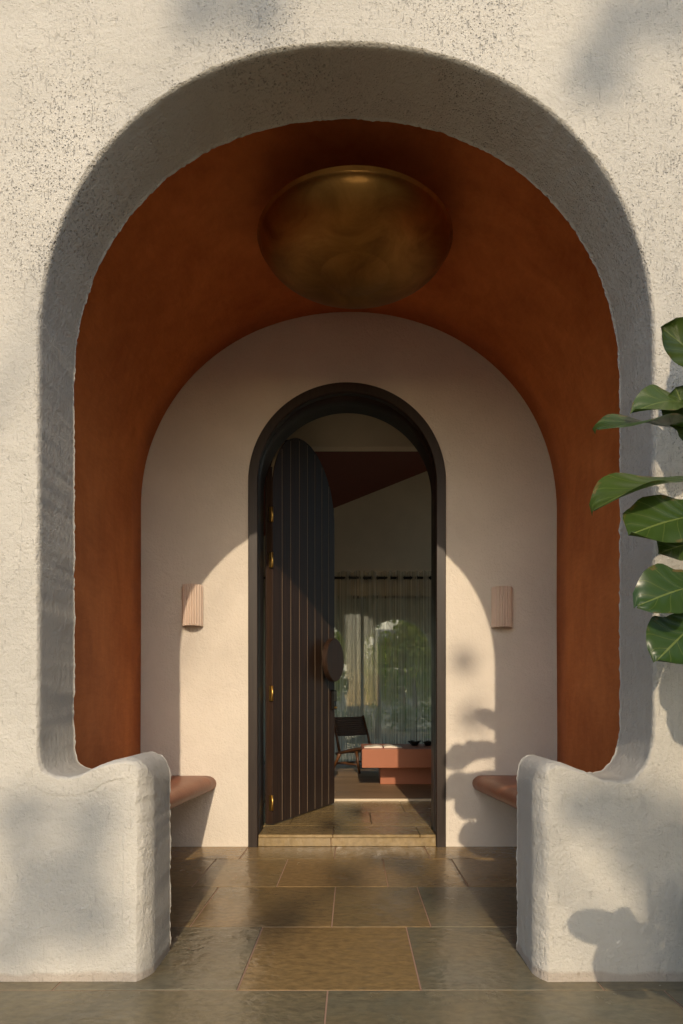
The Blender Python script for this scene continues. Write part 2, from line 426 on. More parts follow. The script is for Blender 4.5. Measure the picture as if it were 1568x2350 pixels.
bench('built_in_bench', 'rounded terracotta built-in bench under the shaded sconce on the fig side', VC+VA+.02, [(y, ex(y, .97, .835)) for y in ye])

# ------------------------------------------------------------------ door frame, step, door
fr = empty('door_frame', 'deep dark walnut arched frame lining the doorway', 'door frame', (DC, YB, 0))
def arch_strip(name, half_o, half_i, y0, y1, m, parent, z0=0., bev=.004):
    po = [(DC-half_o, z0), (DC-half_o, 1.2)]+arch(DC, half_o, DS, half_o, 2, 64)+[(DC+half_o, 1.2), (DC+half_o, z0)]
    pi = [(DC-half_i, z0), (DC-half_i, 1.2)]+arch(DC, half_i, DS, half_i, 2, 64)+[(DC+half_i, 1.2), (DC+half_i, z0)]
    n = len(po); V, Fc, Sf = [], [], []
    def sh(p, q, t): L = math.dist(p, q); return tuple(a+(b-a)*t/L for a, b in zip(p, q))
    for i in range(n):
        o, q = po[i], pi[i]; of, qf = sh(o, q, bev), sh(q, o, bev)
        V += [(o[0], y1, o[1]), (o[0], y0+bev, o[1]), (of[0], y0, of[1]), (qf[0], y0, qf[1]), (q[0], y0+bev, q[1]), (q[0], y1, q[1])]
    for i in range(n-1):
        for k in range(6):
            Fc.append((i*6+k, i*6+(k+1) % 6, (i+1)*6+(k+1) % 6, (i+1)*6+k)); Sf.append(k in (0, 4))
    Fc.append(tuple(range(6))); Fc.append(tuple((n-1)*6+k for k in range(6))[::-1]); Sf += [False, False]
    return at(mesh(name, V, Fc, m, None, Sf), parent)
arch_strip('casing', DO, DI, YB-.022, YB+.045, m_frame, fr)
arch_strip('jamb_lining', DO-.012, DI+.006, YB+.0455, YB+.34, m_frame, fr, bev=.008)
ST = .085
step = empty('doorstep', 'low golden stone doorstep with pale nosing in the doorway', 'step', (DC, YB, 0))
xl, xr = DC-DI+.002, DC+DI-.002
at(box('step_core', xl+.002, xr-.002, YB+.03, 5.05, .0, .062, m_grout), step)
for a, b in ((xl, -.155), (-.151, xr)):
    at(box('riser_slab', a, b, YB+.004, YB+.028, .001, .062, m_step, bev=.002), step)
def tread(a, b, y0, y1, par, m=m_step):
    cx, cy = (a+b)/2, (y0+y1)/2
    t = bm_obj('tread_slab', box_bm(a+.0022-cx, b-.0022-cx, y0+.0022-cy, y1-.0022-cy, -.022, 0, .003), m); t.location = (cx, cy, ST)
    return at(t, par)
for a, b in ((xl, -.14), (-.14, .47), (.47, xr)): tread(a, b, YB-.010, 5.010, step)
inf = struct(box('interior_floor', -4, 4, YB+.35, 10.4, -.03, .062, m_grout))
for y0, y1, js in ((5.012, 5.076, []), (5.076, 5.67, [-.48, .143]), (5.67, 6.28, [-.17, .44])):
    xs = [-1.75]+([-1.1] if js else [])+js+([1.05] if js else [])+[1.75]
    for a, b in zip(xs[:-1], xs[1:]): tread(a, b, y0, y1, inf, m_step)
struct(at(box('threshold_strip', -1.75, 1.75, 6.282, 6.312, .062, .1035, plain('pale_threshold', (.62, .52, .38), .6), bev=.004), inf))
yy = 6.314
while yy < 9.9:
    x = -3.9-random.uniform(0, .9)
    while x < 3.9:
        L = random.uniform(1.2, 1.9); a, b = max(x, -3.9), min(x+L, 3.9)
        if b-a > .1:
            t = bm_obj('floor_plank', box_bm(-(b-a)/2+.001, (b-a)/2-.001, -.098, .098, -.018, 0, .0015), m_plank); t.location = ((a+b)/2, yy+.1, .10); at(t, inf)
        x += L
    yy += .2

HX, HY = -.649, 5.025
du = Vector((.435, 1.075, 0)).normalized(); dn = Vector((du.y, -du.x, 0)); DL = 1.165; DT = .05
door = empty('front_door', 'tall arched dark plank door standing ajar with a round pull', 'door', (HX, HY, 0))
def dpt(t, n, z): p = Vector((HX, HY, 0))+du*t+dn*n; return Vector((p.x, p.y, z))
def dtop(t):
    r = DL/2; x = (t-r)/r; return 2.60+.57*math.sqrt(max(0, 1-x*x))
def dpanel(name, t0, t1, n0, n1, z0, m, parent, ins=0., bev=.004):
    k = 10; V, Fc = [], []
    prof = [(t0, z0)]+[(t0+(t1-t0)*i/k, dtop(min(max(t0+(t1-t0)*i/k, .004), DL-.004))-ins) for i in range(k+1)]+[(t1, z0)]
    n = len(prof); cx = (t0+t1)/2
    def inset(p): return (p[0]+(bev if p[0] < cx-.001 else -bev if p[0] > cx+.001 else 0), p[1])
    for q, off in ((prof, n0), (prof, n1-bev), ([inset(p) for p in prof], n1)):
        V += [dpt(p[0], off, p[1]) for p in q]
    for L in range(2):
        for i in range(n): j = (i+1) % n; Fc.append((L*n+i, L*n+j, (L+1)*n+j, (L+1)*n+i))
    Fc.append(tuple(range(n))[::-1]); Fc.append(tuple(2*n+i for i in range(n)))
    return at(mesh(name, V, Fc, m), parent)
ZB = .096
dpanel('backing_panel', .012, DL-.012, 0, .0482, ZB+.004, m_groove, door, .012)
dpanel('inner_face', 0.001, DL-.001, -.012, -.001, ZB, m_door, door, .003)
gs = [0]; gp = [190, 262, 325, 388, 447, 502, 553, 602, 645]
for g in gp[1:]:
    px = (900+g*.523)/1.6327; s = (px-VX)/F                 # ray x = s*y
    t = (s*HY-HX)/(du.x-s*du.y); gs.append(t)
sc = DL/gs[-1]; gs = [g*sc for g in gs]
for a, b in zip(gs[:-1], gs[1:]): dpanel('plank', a+.0022, b-.0022, .0440, DT, ZB, m_door, door, 0, .003)
def disc(name, c, ax, r, th, m, parent, bev=.006, seg=48):
    a = ax.cross(Vector((0, 0, 1))).normalized(); b = Vector((0, 0, 1)); V, Fc = [], []
    rings = [(r-bev, 0), (r, bev), (r, th-bev), (r-bev, th)]
    for rr, h in rings:
        for k in range(seg):
            t = 2*math.pi*k/seg; V.append(c+ax*h+(a*math.cos(t)+b*math.sin(t))*rr)
    for i in range(3):
        for k in range(seg): Fc.append((i*seg+k, i*seg+(k+1) % seg, (i+1)*seg+(k+1) % seg, (i+1)*seg+k))
    Fc.append(tuple(range(seg))[::-1]); Fc.append(tuple(3*seg+k for k in range(seg)))
    return at(mesh(name, V, Fc, m), parent)
pc = dpt(.95, DT, 1.383)
pull = disc('round_pull', pc+dn*.055, dn, .190, .048, m_door, door)
disc('pull_post', pc-dn*.002, dn, .045, .06, m_black, door, .002, 20)
def dbox(name, t0, t1, n0, n1, z0, z1, m, bev=.003):
    bm = box_bm(t0, t1, n0, n1, z0, z1, bev)
    for v in bm.verts: v.co = dpt(v.co.x, v.co.y, v.co.z)
    return at(bm_obj(name, bm, m), door)
dbox('hinge_stile', -.0008, .0115, .0001, DT-.0068, ZB, dtop(.03), m_door, .001); dbox('lock_stile', DL-.0115, DL-.0002, .0001, DT-.0068, ZB, dtop(DL-.03), m_door, .001)
dbox('smart_lock', DL-.085, DL-.018, DT+.001, DT+.028, .945, 1.125, m_black, .006)
dbox('lock_screen', DL-.078, DL-.025, DT+.0285, DT+.031, 1.02, 1.115, plain('lock_glass', (.03, .035, .035), .15))
dbox('lock_lever', DL-.070, DL-.040, DT+.0285, DT+.045, .958, .975, m_brass)
for hz in (.20, 1.02, 2.02, 2.36):
    h = dbox('hinge', -.016, -.002, DT-.022, DT+.002, hz, hz+.115, m_brass, .002)
    tubev = [dpt(-.010, DT+.006, hz), dpt(-.010, DT+.006, hz+.115)]
    at(tube('hinge_pin', tubev, .006, m_brass, None, 8), door)

# ------------------------------------------------------------------ sconces
def sconce(label, xc, z0, z1):
    root = empty('wall_sconce', label, 'wall lamp', (xc, YB, z0))
    R, dep, nf = .0735, .088, 11; V, Fc, Sf = [], [], []; seg = nf*6
    for zi, (z, k) in enumerate(((z0, .985), (z0+.006, 1), (z1-.006, 1), (z1, .985))):
        for i in range(seg+1):
            a = math.pi*i/seg; fl = 1-.034*(abs(math.sin(a*nf))**.6 < .45)*1.0
            fl = 1-.11*(1-abs(math.sin(a*nf/1.0)))**1.3 
            V.append((xc-R*k*fl*math.cos(a), YB-.001-dep*k*fl*math.sin(a)-.001, z))
    n = seg+1
    for r in range(3):
        for i in range(seg): Fc.append((r*n+i, r*n+i+1, (r+1)*n+i+1, (r+1)*n+i)); Sf.append(False)
    Fc.append(tuple(3*n+i for i in range(n))); Sf.append(False)
    b = len(V)
    for z in (z0, z1-.02):
        for i in range(seg+1):
            a = math.pi*i/seg; V.append((xc-(R-.009)*math.cos(a), YB-.001-(dep-.009)*math.sin(a), z))
    for i in range(seg):
        Fc.append((i, b+i, b+i+1, i+1)); Fc.append((b+i, b+n+i, b+n+i+1, b+i+1)); Sf += [False, False]
    Fc.append(tuple(b+n+i for i in range(n))[::-1]); Sf.append(False)
    at(mesh('fluted_shade', V, Fc, m_sconce, None, Sf), root)
    at(box('back_plate', xc-.05, xc+.05, YB-.012, YB-.001, z0+.03, z1-.03, m_brass), root)
sconce('fluted beige half-round wall sconce half in sun above the hinge side bench', -1.118, 1.540, 1.826)
sconce('fluted beige half-round wall sconce in shade on the latch side of the door', 1.040, 1.531, 1.810)

# ------------------------------------------------------------------ pendant dish
PX, PY, PZ, PR = .012, 3.565, 1+2.46, .518
pend = empty('pendant_lamp', 'large shallow aged bronze dish lamp hanging under the orange vault', 'lamp', (PX, PY, PZ))
def lathe(name, prof, m, parent, c, seg=96, smooth=True):
    V, Fc = [], []
    for (r, z) in prof:
        for k in range(seg): t = 2*math.pi*k/seg; V.append((c[0]+r*math.cos(t), c[1]+r*math.sin(t), c[2]+z))
    for i in range(len(prof)-1):
        for k in range(seg): Fc.append((i*seg+k, i*seg+(k+1) % seg, (i+1)*seg+(k+1) % seg, (i+1)*seg+k))
    if prof[0][0] > 1e-4: Fc.append(tuple(range(seg))[::-1])
    if prof[-1][0] > 1e-4: Fc.append(tuple((len(prof)-1)*seg+k for k in range(seg)))
    o = mesh(name, V, Fc, m, None, smooth)
    return at(o, parent) if parent else o
BUL = .195
pr = [(max(.0005, PR*math.sin(math.pi/2*i/32)), -BUL*(1-math.sin(math.pi/2*i/32)**2)**1.0) for i in range(33)]
pr += [(PR-.004, .004), (PR-.012, .002)]+[(max(.0005, (PR-.012)*math.cos(math.pi/2*i/12)), -(BUL-.012)*math.sin(math.pi/2*i/12)) for i in range(1, 13)]
lathe('bronze_dish', pr, m_bronze, pend, (PX, PY, PZ))
at(tube('stem', [(PX, PY, PZ-.16), (PX, PY, PZ+.285)], .012, m_black, None, 10), pend)
lathe('ceiling_rose', [(.0005, .245), (.05, .245), (.055, .25), (.055, .29)], m_black, pend, (PX, PY, PZ), 24)

# ------------------------------------------------------------------ interior shell
def wallbox(name, a, label, m=m_room): return tag(box(name, *a, m), label, 'wall')
wallbox('bulkhead_wall', (-4, 4, 6.30, 6.42, 1+(VY-1025)/F*6.30, 6.2), 'plain cream bulkhead above the entry, in front of the maroon slope')
def side_wall(x0, x1, zt, label):
    o = slab_hole('side_wall', m_room, [(6.7, .30), (6.7, zt), (9.7, zt), (9.7, .30)], x0, x1, YFB+.002, YW, 6.2, -.05)
    for v in o.data.vertices: v.co = (v.co.y, v.co.x, v.co.z)
    tag(o, label, 'wall')
    wn = empty('added_side_window', 'added unseen glazed window in the '+label.split(' wall ')[0].replace('cream house', 'cream')+' wall '+label.split(' wall ')[1], 'window', ((x0+x1)/2, 8.2, .3))  # added out of view so sky light brightens the living room
    xm = (x0+x1)/2
    for a, b in ((6.701, 6.75), (8.18, 8.22), (9.65, 9.699)): at(box('frame_post', xm-.03, xm+.03, a, b, .301, zt-.001, m_black), wn)
    for a, b in ((6.751, 8.179), (8.221, 9.649)): at(box('pane', xm-.004, xm+.004, a, b, .302, zt-.002, m_glass), wn)
def side_wall_pair():
    side_wall(-4.2, -4.0, 2.3, 'cream house wall on the hinge side of the room')
    side_wall(4.0, 4.2, 4.6, 'cream house wall on the latch side of the room')
struct(box('entry_ceiling', -4, 4, YFB+.01, 6.31, 4.76, 4.90, m_room))
YW = 9.95
bk = slab_hole('rear_wall', m_room, [(-2.7, .10), (-2.7, 2.62), (2.9, 2.62), (2.9, .10)], YW, YW+.16, -4, 4, 6.2, .10)
tag(bk, 'cream rear wall of the living room above the sheer curtains', 'wall')
V = []; 
for yy in (6.40, YW+.01):
    for x in (-4, 4.): 
        for dz in (0, .2): V.append((x, yy, 4.03+.4*x+dz))
ceil = mesh('sloping_ceiling', V, [(0,2,6,4),(1,5,7,3),(0,1,3,2),(4,6,7,5),(0,4,5,1),(2,3,7,6)], m_maroon); struct(ceil)
V2 = [Vector(v)+Vector((0, .4 if v[1] > 7 else 0, .21)) for v in V]
side_wall_pair()
# glass sliding screen
gd = empty('glass_screen', 'dark framed glazed screen behind the sheer curtains', 'window', (0.1, YW+.06, .1))
for x in (-2.66, -1.30, .14, 1.50, 2.86):
    at(box('mullion', x-.022, x+.022, YW+.05, YW+.10, .141, 2.579, m_black), gd)
for z in (.101, 2.58): at(box('frame_rail', -2.699, 2.899, YW+.05, YW+.10, z, z+.039, m_black), gd)
for a, b in ((-2.64, -1.32), (-1.28, .12), (.16, 1.48), (1.52, 2.84)): at(box('pane', a+.001, b-.001, YW+.07, YW+.078, .142, 2.578, m_glass), gd)
# veranda arcade
struct(box('veranda_floor', -4.2, 4.2, 10.41, 12.2, -.03, .095, m_step))
struct(box('veranda_ceiling', -4.2, 4.2, YW+.161, 12.0, 2.95, 3.1, m_room))
YA = 11.5; scA = F/YA
for i in range(5):
    xc = .767+1.467*(i-3); x0, x1 = xc-.7335, xc+.7335
    hl = [(xc-.602, .09), (xc-.602, 1.0)]+arch(xc, .602, 1.865, .602, 2, 32)+[(xc+.602, 1.0), (xc+.602, .09)]
    o = slab_hole('arcade_bay', m_neigh, hl, YA, YA+.16, x0+.0005, x1-.0005, 2.96, .09)
    tag(o, ['white veranda arch ending the row on the hinge side of the house', 'white veranda arch wholly behind the door leaf', 'white veranda arch behind the teak lounge chair', 'white veranda arch behind the coffee table and its bowls', 'white veranda arch ending the row on the latch side of the house'][i], 'arch', 'veranda arches beyond the glass screen')

# ------------------------------------------------------------------ curtains
YC = 9.70; scC = F/YC
ZR = EYE+(VY-1326)/scC; ZT = EYE+(VY-1311)/scC
rod = empty('curtain_rod', 'dark metal curtain rod above the glass screen', 'curtain rod', (0, YC, ZR))
at(tube('rod', [(-2.7, YC, ZR), (2.9, YC, ZR)], .019, m_black, None, 12), rod)
for x in (-2.72, 2.92): 
    lathe('finial', [(.001, -.03), (.028, -.015), (.03, 0), (.028, .015), (.001, .03)], m_black, rod, (x, YC, ZR), 12)
for x in (-2.4, .2, 2.6): at(box('rod_bracket', x-.012, x+.012, YC+.02, YW-.001, ZR-.02, ZR+.02, m_black), rod)
def curtain(x0, x1, nfold, label, seed):
    rr = random.Random(seed); root = empty('sheer_curtain', label, 'curtain', (x0, YC, .12))
    per = nfold*14; V, Fc = [], []; zs = [ZT, ZR+.05, ZR-.05, 2.2, 1.6, 1.0, .5, .118]
    ph = [rr.uniform(-.5, .5) for _ in range(nfold+1)]; am = [rr.uniform(.75, 1.2) for _ in range(nfold+1)]
    for zi, z in enumerate(zs):
        dn_ = max(0, (ZR-z)/(ZR-.1))
        for i in range(per+1):
            u = i/per; k = u*nfold; a = am[int(min(k, nfold))]
            yv = YC+math.sin(2*math.pi*(k+.10*math.sin(3.1*k)))*(.045*a*(1-.25*dn_))+.012*dn_*math.sin(11*k+ph[int(min(k, nfold))]*9)
            xv = x0+(x1-x0)*u+.012*math.sin(5.3*k+seed)+.02*dn_*math.sin(1.7*k+seed)
            zz = z+(.010*math.cos(4*math.pi*k) if zi == 0 else 0)
            V.append((xv, yv, zz))
    n = per+1
    for j in range(len(zs)-1):
        for i in range(per): Fc.append((j*n+i, j*n+i+1, (j+1)*n+i+1, (j+1)*n+i))
    at(mesh('fabric', V, Fc, m_sheer, None, True), root)
    for q in range(nfold*2):
        x = x0+(x1-x0)*(q+.0)/(nfold*2); tv, tf = [], []
        pts = [(x, YC+.028*math.cos(t), ZR+.028*math.sin(t)) for t in [2*math.pi*s/12 for s in range(13)]]
        at(tube('eyelet', pts, .006, m_black, None, 5), root)
curtain(-2.65, .165, 13, 'sheer eyelet curtain panel behind the chair, partly hidden by the door', 3)
curtain(.17, 2.85, 14, 'sheer eyelet curtain panel behind the coffee table and black bowls', 5)

# ------------------------------------------------------------------ coffee table, book, bowls, chair
FZ = .10
tb = empty('coffee_table', 'terracotta block coffee table with overhanging slab top on a recessed plinth', 'table', (.8, 7.6, FZ))
at(box('table_top', .098, 1.75, 7.15, 8.09, FZ+.212, FZ+.414, m_table, bev=.006, seg=2), tb)
at(box('plinth', .306, 1.55, 7.445, 7.92, FZ+.001, FZ+.2115, m_table, bev=.004), tb)
TZ = FZ+.4145
bk = empty('open_book', 'large open book with white pages on the terracotta table', 'book', (.30, 7.36, TZ))
at(box('cover', .115, .545, 7.22, 7.50, TZ, TZ+.004, plain('book_cover', (.30, .07, .05), .6)), bk)
for s, x0 in ((-1, .322), (1, .338)):
    V, Fc = [], []
    for i in range(9):
        t = i/8; x = x0+s*.198*t; h = .005+.020*(math.sin(math.pi*min(1, t*1.25+.12))**.8 if t < .7 else .75*(1-t)/.3*.8+.1)
        for yv in (7.23, 7.49): V += [(x, yv, TZ+.0045), (x, yv, TZ+.0045+h)]
    for i in range(8):
        a, b = i*4, i*4+4
        Fc += [(a+1, b+1, b+3, a+3), (a, a+2, b+2, b), (a, b, b+1, a+1), (a+2, a+3, b+3, b+2)]
    Fc += [(0, 1, 3, 2), (32, 34, 35, 33)]
    at(mesh('page_block', V, Fc, m_pages), bk)
for i, (x, yv, lab) in enumerate(((.715, 7.72, 'small black wavy-rimmed bowl beside the open book'), (.868, 7.70, 'small black wavy-rimmed bowl farthest from the open book'))):
    V, Fc = [], []; seg = 40; prof = [(.012, .0), (.034, .001), (.036, .010), (.055, .035), (.075, .052), (.070, .052), (.050, .037), (.02, .016), (.001, .014)]
    for (r, z) in prof:
        for k in range(seg):
            t = 2*math.pi*k/seg; wv = 1+.09*math.sin(5*t+i)*(r > .05); zz = z+.007*math.sin(4*t+i*2)*(r > .05)
            V.append((x+r*wv*math.cos(t), yv+r*wv*math.sin(t), TZ+zz))
    for j in range(len(prof)-1):
        for k in range(seg): Fc.append((j*seg+k, j*seg+(k+1) % seg, (j+1)*seg+(k+1) % seg, (j+1)*seg+k))
    Fc.append(tuple(range(seg))[::-1])
    tag(mesh('bowl', V, Fc, m_black, None, True), lab, 'bowl', 'black bowls on the coffee table')

fwd = Vector((.70, -.71, 0)); wid = Vector((.71, .70, 0)); CR = Vector((-.262, 8.93, FZ)); CW = .60
ch = empty('lounge_chair', 'low teak lounge chair with dark woven seat and back by the curtain', 'chair', CR)
def cp(f, s, z): return CR+fwd*f+wid*s+Vector((0, 0, z))
for s in (0, CW):
    at(tube('rear_leg', [cp(-.02, s, .001), cp(.06, s, .13), cp(.13, s, .245)], [.016, .021, .026], m_chair, None, 8), ch)
    at(tube('front_leg', [cp(.50, s, .001), cp(.465, s, .16), cp(.44, s, .285)], [.015, .019, .022], m_chair, None, 8), ch)
    at(tube('seat_rail', [cp(.06, s, .235), cp(.25, s, .272), cp(.45, s, .315), cp(.66, s, .335)], [.022, .022, .021, .018], m_chair, None, 8), ch)
    at(tube('back_post', [cp(.13, s, .24), cp(.07, s, .45), cp(-.03, s, .735)], [.020, .018, .015], m_chair, None, 8), ch)
at(tube('stretcher', [cp(.03, .0, .10), cp(.03, CW, .10)], .013, m_chair, None, 8), ch)
at(tube('side_stretcher', [cp(.04, 0, .11), cp(.478, 0, .115)], .012, m_chair, None, 8), ch)
at(tube('seat_crossbar', [cp(.64, 0, .334), cp(.64, CW, .334)], .014, m_chair, None, 8), ch)
def sheet(name, rowsp, th, m, parent, n=8, sag=0.):
    V, Fc = [], []
    for (a, b, nrm) in rowsp:
        for i in range(n+1):
            t = i/n; p = a.lerp(b, t)-nrm*sag*math.sin(math.pi*t)
            V += [p, p-nrm*th]
    w_ = 2*(n+1); R = len(rowsp)
    for r in range(R-1):
        for i in range(n):
            q = r*w_+i*2; Fc += [(q, q+2, q+w_+2, q+w_), (q+1, q+w_+1, q+w_+3, q+3)]
        q = r*w_; Fc.append((q, q+w_, q+w_+1, q+1)); q = r*w_+2*n; Fc.append((q, q+1, q+w_+1, q+w_))
    for i in range(n):
        q = i*2; Fc.append((q, q+1, q+3, q+2)); q = (R-1)*w_+i*2; Fc.append((q, q+2, q+3, q+1))
    return at(mesh(name, V, Fc, m, None, True), parent)
nb = (fwd*.95+Vector((0, 0, .3))).normalized(); ns = Vector((0, 0, 1))
# woven strips of back and seat
for i in range(9):
    t0, t1 = i/9, (i+.93)/9
    A = lambda t, s: cp(.065-.095*t, s, .47+.255*t)
    sheet('back_strap', [(A(t0, .012), A(t0, CW-.012), nb), (A(t1, .012), A(t1, CW-.012), nb)], .012, m_weave, ch, 6, .02)
for i in range(9):
    t0, t1 = i/9, (i+.93)/9
    B = lambda t, s: cp(.15+.49*t, s, .27+.075*t)
    sheet('seat_strap', [(B(t0, .012), B(t0, CW-.012), ns), (B(t1, .012), B(t1, CW-.012), ns)], .012, m_weave, ch, 6, .025)

# ------------------------------------------------------------------ fiddle-leaf figs
WP = [(0, .06), (.06, .16), (.14, .40), (.25, .56), (.36, .60), (.46, .68), (.58, .86), (.70, 1.0), (.80, .98), (.89, .80), (.95, .56), (.985, .28), (1, .03)]
def wprof(u):
    for (a, wa), (b, wb) in zip(WP[:-1], WP[1:]):
        if u <= b: return wa+(wb-wa)*(u-a)/(b-a)
    return .02
def fig_leaf(B, T, up, wid_, parent, arc=.12, fold=.25, wave=.06, seed=0, twist=0.):
    rr = random.Random(seed); nu, nvv = 22, 10
    ax = (T-B); L = ax.length; ax.normalize(); side = ax.cross(up).normalized(); nn = side.cross(ax).normalized()
    V, Fc, UV = [], [], []; p1, p2 = rr.uniform(0, 6), rr.uniform(0, 6)
    for i in range(nu+1):
        u = i/nu; c = B+ax*(L*u)+nn*(L*arc*4*u*(1-u)-L*arc*.5*u*u); ww = wprof(u)*wid_/2*(1+.05*math.sin(17*u+p1)+.03*math.sin(31*u+p2))
        tw = twist*u; sd = side*math.cos(tw)+nn*math.sin(tw); n2 = nn*math.cos(tw)-side*math.sin(tw)
        for j in range(nvv+1):
            v = -1+2*j/nvv; av = abs(v)
            d = sd*(ww*v)+n2*(ww*fold*av**1.4+L*wave*av*av*math.sin(9*u+(p1 if v > 0 else p2))*u)
            V.append(c+d); UV.append((u, (v+1)/2))
    n = nvv+1
    for i in range(nu):
        for j in range(nvv): Fc.append((i*n+j, i*n+j+1, (i+1)*n+j+1, (i+1)*n+j))
    o = mesh('leaf', V, Fc, m_fig, None, True)
    uvl = o.data.uv_layers.new(name='UVMap')
    for lp in o.data.loops: uvl.data[lp.index].uv = UV[lp.vertex_index]
    return at(o, parent)
def pot(name, c, r, h, parent):
    pr = [(r*.70, 0), (r*.78, .01), (r*.95, h*.6), (r, h-.03), (r*1.04, h-.028), (r*1.04, h), (r*.92, h), (r*.90, h-.05)]
    lathe(name, pr, m_pot, parent, c, 40)
    lathe('soil', [(.001, h-.045), (r*.905, h-.05)], m_ground, parent, c, 40)
X0 = (1650-VX)*2.15/F
fig = empty('fiddle_leaf_fig', 'tall fiddle-leaf fig with broad glossy leaves beside the entrance wall', 'plant', (1.32, 2.08, 0), 'potted fiddle-leaf figs')
pot('pot', (1.32, 2.08, 0), .19, .40, fig)
at(tube('stem', [(1.32, 2.08, .36), (1.28, 2.10, .9), (1.25, 2.12, 1.4), (1.22, 2.13, 1.9), (1.20, 2.14, 2.28)], [.022, .019, .016, .012, .007], m_bark, None, 8), fig)
UPV = Vector((0, -.25, 1)).normalized(); FC = Vector((.1, -1, .35)).normalized()
LV = [ # base px, tip px, depths, up, width, arc, fold
 ((1690, 925, 2.16), (1520, 748, 2.08), Vector((-.35, -.9, .25)), .13, .05, .30),
 ((1605, 975, 2.14), (1461, 930, 2.00), Vector((.1, -.75, .65)), .125, .17, .25),
 ((1590, 1020, 2.12), (1552, 888, 2.05), Vector((-.3, -1, .1)), .14, .05, .30),
 ((1650, 1005, 2.14), (1372, 972, 2.00), Vector((.0, -.36, 1)), .20, .05, .16),
 ((1660, 1115, 2.13), (1363, 1155, 2.00), Vector((.0, -.42, 1)), .21, .08, .24),
 ((1650, 1185, 2.12), (1446, 1222, 1.98), Vector((.0, -.95, .70)), .21, .06, .26),
 ((1650, 1235, 2.16), (1512, 1268, 2.10), Vector((.1, -.9, .6)), .14, .05, .2),
 ((1650, 1335, 2.12), (1468, 1385, 1.98), Vector((.1, -.95, .5)), .18, .06, .24),
 ((1625, 1400, 2.12), (1508, 1515, 2.00), Vector((-.2, -1, .25)), .19, .04, .24)]
for i, (b, t, up, wd, arc_, fo) in enumerate(LV):
    fig_leaf(P(*b), P(*t), up.normalized(), wd, fig, arc_, fo, .05, i)
rl = random.Random(12)
for i in range(34):                      # the rest of the crown, beyond the picture's edge
    z = rl.uniform(.55, 2.25); a = rl.uniform(-1.9, 1.9); base = Vector((1.22+.05*(2-z), 2.12, z))
    dirv = Vector((math.cos(a)*.9+.25, -abs(math.sin(a))*.35 if rl.random() < .6 else .12*math.sin(a), rl.uniform(-.25, .35))).normalized()
    L = rl.uniform(.26, .38); tip = base+dirv*L
    if (tip.x)*F/tip.y+VX < 1640 : tip.x = base.x+abs(tip.x-base.x)+.15
    tip.y = min(tip.y, 2.30)
    fig_leaf(base+dirv*.03, tip, (UPV*.5+Vector((rl.uniform(-.4, .4), -.8, .3))).normalized(), L*rl.uniform(.5, .62), fig, .1, .2, .03, 100+i)
def back_to(px, py, yd): q = P(px, py, YF); return q+SUN*((yd-YF)/SUN.y)
for z in (1.75, 2.35): at(tube('branch', [(1.24, 2.12, z-.35), (1.27, 1.9, z-.1), (1.30, 1.62, z)], [.010, .007, .004], m_bark, None, 6), fig)
for i, (a, b, c, d) in enumerate(((1640, 860, 1545, 800), (1650, 960, 1510, 930), (1650, 1040, 1512, 1010), (1640, 1090, 1520, 1080), (1650, 900, 1530, 880), (1640, 1440, 1512, 1400), (1650, 1500, 1515, 1500), (1640, 1590, 1510, 1580), (1650, 1640, 1530, 1660), (1660, 1530, 1540, 1440))):
    fig_leaf(back_to(a, b, 1.60+.02*(i % 3)), back_to(c, d, 1.55+.03*(i % 4)), Vector((.05, -1, .4)).normalized(), .17, fig, .04, .2, .05, 500+i)
# a second, lower fig nearer to the garden, beside the path
fg2 = empty('fiddle_leaf_fig', 'short fiddle-leaf fig standing on the terrace ahead of the entrance wall', 'plant', (1.15, 1.05, 0), 'potted fiddle-leaf figs')
pot('pot', (1.15, 1.05, 0), .17, .34, fg2)
at(tube('stem', [(1.15, 1.05, .3), (1.13, 1.05, .8), (1.10, 1.06, 1.3)], [.018, .014, .008], m_bark, None, 8), fg2)
def wallshadow_leaf(px0, py0, px1, py1, yd, wd, i, par):     # a leaf whose shadow falls at those pixels of the wall face
    def back(px, py): q = P(px, py, YF); return q+SUN*((yd-YF)/SUN.y)
    fig_leaf(back(px0, py0), back(px1, py1), Vector((.05, -1, .45)).normalized(), wd, par, .03, .12, .03, 300+i)
for i, a in enumerate([(1540, 2150, 1300, 2118, 1.02, .12), (1520, 2150, 1370, 2260, 1.05, .20), (1480, 2170, 1400, 2100, 1.06, .12), (1560, 2170, 1480, 2290, 1.04, .2), (1570, 2010, 1510, 1900, 1.03, .17), (1600, 2060, 1650, 1930, 1.05, .18),
                       (1600, 2180, 1660, 2260, 1.04, .18), (1600, 2100, 1500, 2060, 1.06, .16), (1600, 2100, 1700, 2040, 1.06, .18)]):
    wallshadow_leaf(*a, i, fg2)

